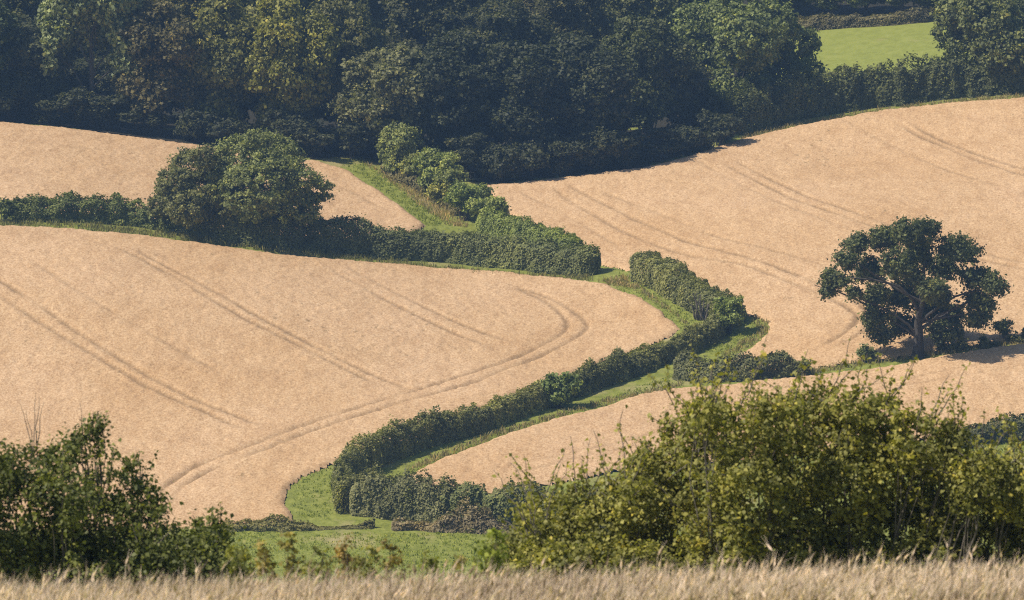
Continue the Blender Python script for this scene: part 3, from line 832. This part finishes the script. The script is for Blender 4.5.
def grass_patch(label, polys, per_m2, h, color, seed, blades=4, wid=0.035):
    P = np.vstack([strew(p, per_m2, seed + i) for i, p in enumerate(polys)])
    r = np.random.default_rng(seed)
    o = link(bpy.data.objects.new('rough_grass', tuft_mesh('rough_grass', P, h * r.uniform(0.6, 1.3, len(P)), seed, blades, 0.12, wid)))
    o.color = (*color, 1)
    tag(o, label, kind='stuff', cat='grass')
grass_patch('tussocky green grass of the valley floor behind the barley', [[(200, 533), (540, 533), (560, 590), (150, 590)], [(940, 446), (1060, 440), (1060, 480), (940, 480)]], 6, 0.16, (0.185, 0.205, 0.036), 401)
grass_patch('green grass verges along the winding hedge and field corners', [
    [(600, 282), (632, 268), (700, 325), (682, 335), (655, 306)], [(745, 318), (768, 322), (764, 333), (725, 357), (705, 352)],
    [(300, 478), (335, 465), (335, 520), (300, 518), (288, 495)], [(400, 474), (500, 432), (600, 400), (690, 368), (684, 384), (600, 404), (500, 436), (408, 478)]], 7, 0.15, (0.155, 0.178, 0.030), 405)
grass_patch('bright grass track climbing to the wood beside the shrubs', [[(335, 160), (360, 160), (440, 215), (455, 226), (425, 226), (395, 200)]], 8, 0.2, (0.150, 0.172, 0.030), 411)
grass_patch('dry straw coloured grass bank along the track shrubs', [[(362, 163), (385, 172), (455, 215), (470, 228), (448, 226), (395, 186)], [(596, 282), (625, 276), (640, 290), (610, 286)]], 10, 0.4, (0.26, 0.20, 0.10), 412)
grass_patch('weedy grass strip between the rough hedge and the central wheat', [[(-20, 222), (60, 222), (190, 236), (400, 262), (590, 277), (590, 281), (400, 267), (190, 242), (60, 229), (-20, 228)]], 9, 0.4, (0.145, 0.135, 0.055), 413)
grass_patch('dry grass margins along the wood edge and oak boundary', [[(740, 136), (800, 122), (900, 106), (1040, 94), (1040, 97), (900, 110), (800, 126), (740, 141)], [(800, 372), (850, 362), (960, 348), (1040, 338), (1040, 343), (960, 354), (850, 368), (800, 378)],
    [(600, 280), (632, 289), (657, 304), (682, 323), (692, 328), (660, 300), (634, 284)], [(396, 476), (436, 455), (500, 431), (600, 402), (680, 384), (680, 388), (600, 407), (500, 437), (436, 462)], [(745, 310), (768, 320), (770, 331), (752, 347), (725, 361), (719, 357), (758, 332)]], 9, 0.35, (0.20, 0.165, 0.085), 414)

# ================================================================== FOREGROUND
def near_ground(x, y): return float(ground(x, y))

def near_bush(kind, label, spec, base_px, y, seed, color, leaf, per_m2, lpc, shoots, depth, cat='bush', shoot_len=(0.2, 0.75), drop=10, shrink=0.88, skirt=1.0):
    base = at_depth(base_px, 560, y)
    base[2] = near_ground(base[0], y)
    r = np.random.default_rng(seed)
    lob = []
    for (px_, py_, rad) in spec:
        p = at_depth(px_, py_ + drop, y) - base
        R = rad * shrink * y / F_PX
        lob.append((p[0], r.uniform(-depth, depth), p[2], R, R * 1.15, R * 0.95))
    # lower skirt so that the bush stands on the ground
    for (px_, py_, rad) in spec:
        p = at_depth(px_ + r.uniform(-12, 12), 572, y) - base
        R = r.uniform(0.42, 0.62) * skirt
        lob.append((p[0], r.uniform(-depth, depth), max(0.45, p[2] * r.uniform(0.55, 1.0)), R, R, 0.55))
    C, nrm, tint, P = lobe_cloud(lob, 0.135, per_m2, lpc, seed, keep_inside=0.75, shell=(0.7, 1.05), flat=0.9)
    tw_paths, SC, SN = [], [], []
    lb = np.array(lob)
    for k in range(shoots):
        i = r.integers(0, len(spec))
        d = unit(np.array([r.normal(0, 0.6), r.normal(0, 0.5), abs(r.normal(0.9, 0.4))]))
        a = lb[i, :3] + d * lb[i, 3:] * 0.8
        e = a + (d + [r.normal(0, .25), r.normal(0, .25), 0.15]) * r.uniform(*shoot_len)
        pts = bent(a, e, seed + k, 0.2, 7)
        tw_paths.append((pts, np.linspace(0.008, 0.003, 7)))
        m = r.integers(14, 30)
        t = r.uniform(0.15, 1.0, m)
        j = np.clip((t * 6).astype(int), 0, 5); fr = (t * 6 - j)[:, None]
        q = pts[j] * (1 - fr) + pts[j + 1] * fr
        SC.append(q + r.normal(0, 0.03, (m, 3))); SN.append(r.normal(size=(m, 3)) + [0, 0, 0.6])
    C = np.vstack([C] + SC); nrm = np.vstack([nrm] + SN)
    tint = np.concatenate([tint, r.normal(0.6, 0.18, len(C) - len(tint))])
    tint = tint + 0.10 * noise2(C[:, 0] * 1.0, C[:, 2] * 1.0 + C[:, 1], 0.7, seed, 2)
    root = empty(kind, base)
    tag(root, label, cat)
    f = link(bpy.data.objects.new('foliage', leaves(kind + '_foliage', C, nrm, leaf, 0.78, 0.16, M_leaf_near, tint, 0.25, seed)), root)
    f.color = (*color, 1)
    br = []
    for k, l in enumerate(lob):
        b0 = np.array([l[0] * 0.8 + r.normal(0, 0.1), l[1] * 0.4, -0.1])
        pts = bent(b0, np.array(l[:3]) + [0, 0, l[5] * 0.5], seed + 200 + k, 0.15, 8, 0.03)
        br.append((pts, np.linspace(0.03, 0.007, 8)))
        for q in range(6):
            e = np.array(l[:3]) + unit(r.normal(size=3) + [0, 0, .4]) * np.array(l[3:]) * 0.95
            br.append((bent(pts[3 + q % 4], e, seed + 300 + k * 6 + q, 0.15, 6), np.linspace(0.010, 0.003, 6)))
    link(bpy.data.objects.new('branch_framework', tubes(kind + '_branches', br, M_bark_grey, 5)), root)['kind'] = 'stuff'
    link(bpy.data.objects.new('twig_growth', tubes(kind + '_twigs', tw_paths, M_bark_grey, 4)), root)['kind'] = 'stuff'
    return root, base

spec = [(545, 514, 30), (585, 504, 32), (625, 494, 34), (600, 524, 38), (662, 466, 34), (694, 432, 32), (706, 402, 20), (735, 420, 36), (775, 408, 34), (815, 412, 36), (850, 412, 34), (885, 420, 34), (915, 428, 34), (945, 442, 32), (970, 470, 34), (995, 500, 34), (1025, 505, 36),
        (650, 505, 44), (700, 480, 46), (750, 470, 48), (800, 470, 48), (850, 470, 48), (900, 480, 46), (945, 495, 40), (560, 545, 32), (540, 535, 24), (720, 530, 45), (790, 530, 45), (860, 530, 45), (930, 535, 40), (990, 540, 35), (1050, 520, 40), (982, 462, 26), (1008, 478, 30), (1040, 475, 34), (1065, 490, 34)]
near_bush('foreground_bush', 'big sunlit yellow green bush filling the lower right foreground', spec, 760, 68.0, 501, (0.094, 0.106, 0.038), 0.050, 25, 52, 240, 0.9)
spec = [(-10, 450, 34), (25, 462, 34), (60, 452, 26), (85, 436, 18), (98, 424, 10), (70, 480, 34), (105, 478, 26), (132, 468, 14), (140, 492, 22), (150, 510, 18), (20, 505, 44), (70, 520, 42), (115, 515, 36), (150, 540, 28), (185, 545, 20), (205, 532, 13), (218, 522, 8), (10, 550, 40), (60, 555, 40), (110, 555, 35), (160, 565, 25), (200, 560, 20), (-35, 480, 40), (-40, 530, 40)]
root, base = near_bush('foreground_bush', 'dark green bush at lower left with bare twigs above it', spec, 70, 66.0, 502, (0.052, 0.068, 0.028), 0.048, 26, 38, 80, 0.8, shoot_len=(0.08, 0.25), drop=14, shrink=0.93, skirt=0.65)
paths = []
for k, (x0, y0, x1, y1) in enumerate([(34, 440, 36, 392), (33, 432, 20, 404), (35, 428, 44, 402), (36, 420, 39, 396), (30, 436, 26, 410), (82, 425, 80, 403), (140, 455, 139, 449)]):
    a, e = at_depth(x0, y0 + 25, 66.0) - base, at_depth(x1, y1, 66.0) - base
    link(bpy.data.objects.new('bare_twig', tubes('bare_twig', [(bent(a, e, 600 + k, 0.15, 6), np.linspace(0.007, 0.002, 6))], M_bark_grey, 4)), root)

# weeds and seedlings on the field edge between the two bushes
for i, (x, ytop, w, col, label) in enumerate([
        (240, 548, 16, (0.085, 0.10, 0.035), 'leafy weed right beside the left foreground bush'),
        (268, 552, 14, (0.10, 0.095, 0.04), 'second weed from the left bush on the barley edge'),
        (292, 543, 12, (0.11, 0.11, 0.04), 'upright pale weed third from the left bush'),
        (318, 556, 16, (0.075, 0.085, 0.035), 'squat dark weed left of the tall brown ones'),
        (346, 541, 10, (0.12, 0.10, 0.05), 'tall thin brownish weed at the barley edge'),
        (366, 552, 18, (0.085, 0.095, 0.035), 'bushy weed in the middle of the barley edge'),
        (392, 548, 12, (0.11, 0.10, 0.045), 'upright weed right of the bushy middle weed'),
        (432, 556, 10, (0.10, 0.12, 0.04), 'small green weed left of the leafy seedling'),
        (462, 560, 9, (0.11, 0.11, 0.045), 'tiny weed below the leafy seedling'),
        (490, 538, 18, (0.085, 0.115, 0.030), 'leafy tree seedling left of the big foreground bush')]):
    y = 54.0 + (i % 3) * 0.5
    b = at_depth(x, 570, y); b[2] = near_ground(b[0], y)
    top = at_depth(x, ytop - 7, y)[2] - b[2]
    R = w * y / F_PX
    lob = [(random.uniform(-.4, .4) * R, random.uniform(-.4, .4) * R, top * f, R * (1.2 - f * 0.6), R * (1.2 - f * 0.6), top * 0.12) for f in (0.3, 0.5, 0.68, 0.8, 0.9)]
    shrub('field_edge_weed', label, lob, b, col, 700 + i, leaf=0.042, clump_r=0.06, cpm=90, lpc=10, cat='weed', mat=M_leaf_near, stem_r=0.008)

# standing barley, too many stalks to count
def barley(x0, x1, y0, y1, n, seed):
    r = np.random.default_rng(seed)
    x, y = r.uniform(x0, x1, n), r.uniform(y0, y1, n)
    edge = noise2(x, 0 * x, 1.2, 5, 3) * 0.5
    y = np.minimum(y, y1 - 0.3 + edge * 0.8)
    z = ground(x, y)
    H = 0.80 + 0.05 * noise2(x, y, 1.5, 9, 2) + r.normal(0, 0.05, n) + (r.random(n) < 0.06) * r.uniform(0, 0.2, n)
    az = r.normal(0.3, 0.9, n)
    lean = np.abs(r.normal(0.06, 0.07, n))
    d = np.stack([np.cos(az), np.sin(az) * 0.7, 0 * az], 1)
    B = np.stack([x, y, z], 1)
    neck = B + d * (lean * H)[:, None] + np.array([0, 0, 1]) * H[:, None]
    up = np.array([0, 0, 1.0])
    a1 = unit(d * r.uniform(0.1, 0.9, (n, 1)) + up * r.uniform(0.4, 1.2, (n, 1)))
    el = r.uniform(0.06, 0.10, n)[:, None]
    tip = neck + a1 * el
    side = unit(np.cross(a1, unit(r.normal(size=(n, 3)))))
    s2 = np.cross(a1, side)
    w = 0.012
    m1 = neck + a1 * el * 0.4
    V, Fc = [], []
    def add(pts):
        k = len(V) and sum(v.shape[0] for v in V) or 0
        arr = np.stack(pts, 1)
        V.append(arr.reshape(-1, 3))
        Fc.append(k + np.arange(n * 4).reshape(n, 4))
    ss = np.stack([np.cos(az + 1.57), np.sin(az + 1.57), 0 * az], 1)
    add([B - ss * 0.003, B + ss * 0.003, neck + ss * 0.0022, neck - ss * 0.0022])
    add([neck, m1 + side * w, tip, m1 - side * w])
    add([neck, m1 + s2 * w, tip, m1 - s2 * w])
    for q in range(3):
        aw = unit(a1 + r.normal(0, 0.22, (n, 3)))
        e = m1 + aw * (el * 0.6 + r.uniform(0.04, 0.08, (n, 1)))
        o = unit(np.cross(aw, r.normal(size=(n, 3)))) * 0.0016
        add([m1 - o, m1 + o, e + o * 0.3, e - o * 0.3])
    lp = B * 0.45 + neck * 0.55
    le = lp + unit(r.normal(size=(n, 3)) * [1, 1, 0.4]) * r.uniform(0.08, 0.18, (n, 1))
    add([lp - ss * 0.005, lp + ss * 0.005, le + ss * 0.003 + [0, 0, -0.04], le - ss * 0.003 + [0, 0, -0.04]])
    me = mesh_from('barley', np.vstack(V), np.vstack(Fc), M_straw)
    t = r.normal(0.48, 0.3, n) + 0.2 * noise2(x, y, 2.0, 77, 2)
    attr(me, 'tint', np.clip(np.tile(t, 7), 0, 0.98), 'FACE')
    o = link(bpy.data.objects.new('barley_crop', me))
    o.color = (0.65, 0.525, 0.43, 1)
    tag(o, 'pinkish straw barley ears along the bottom of the picture', kind='stuff', cat='barley')
barley(-5.6, 5.6, 43.0, 52.4, 21000, 801)

# ================================================================== HAZE
hz0, hz1 = np.array([-1520, -870, -52.0]), np.array([1520, 2220, 30.0])
c = np.array([[x, y, z] for z in (hz0[2], hz1[2]) for y in (hz0[1], hz1[1]) for x in (hz0[0], hz1[0])])
haze = link(bpy.data.objects.new('haze', mesh_from('haze', c, [(0, 2, 3, 1), (4, 5, 7, 6), (0, 1, 5, 4), (2, 6, 7, 3), (0, 4, 6, 2), (1, 3, 7, 5)])))
tag(haze, 'thin bluish summer haze filling the valley air', kind='stuff')
hm = bpy.data.materials.new('haze'); hm.use_nodes = True
hn = hm.node_tree.nodes
hn.remove(hn['Principled BSDF'])
pv = hn.new('ShaderNodeVolumePrincipled')
pv.inputs['Color'].default_value = (0.38, 0.63, 1.0, 1)
pv.inputs['Density'].default_value = HAZE_DENSITY
pv.inputs['Anisotropy'].default_value = 0.2
hm.node_tree.links.new(pv.outputs[0], hn['Material Output'].inputs['Volume'])
haze.data.materials.append(hm)
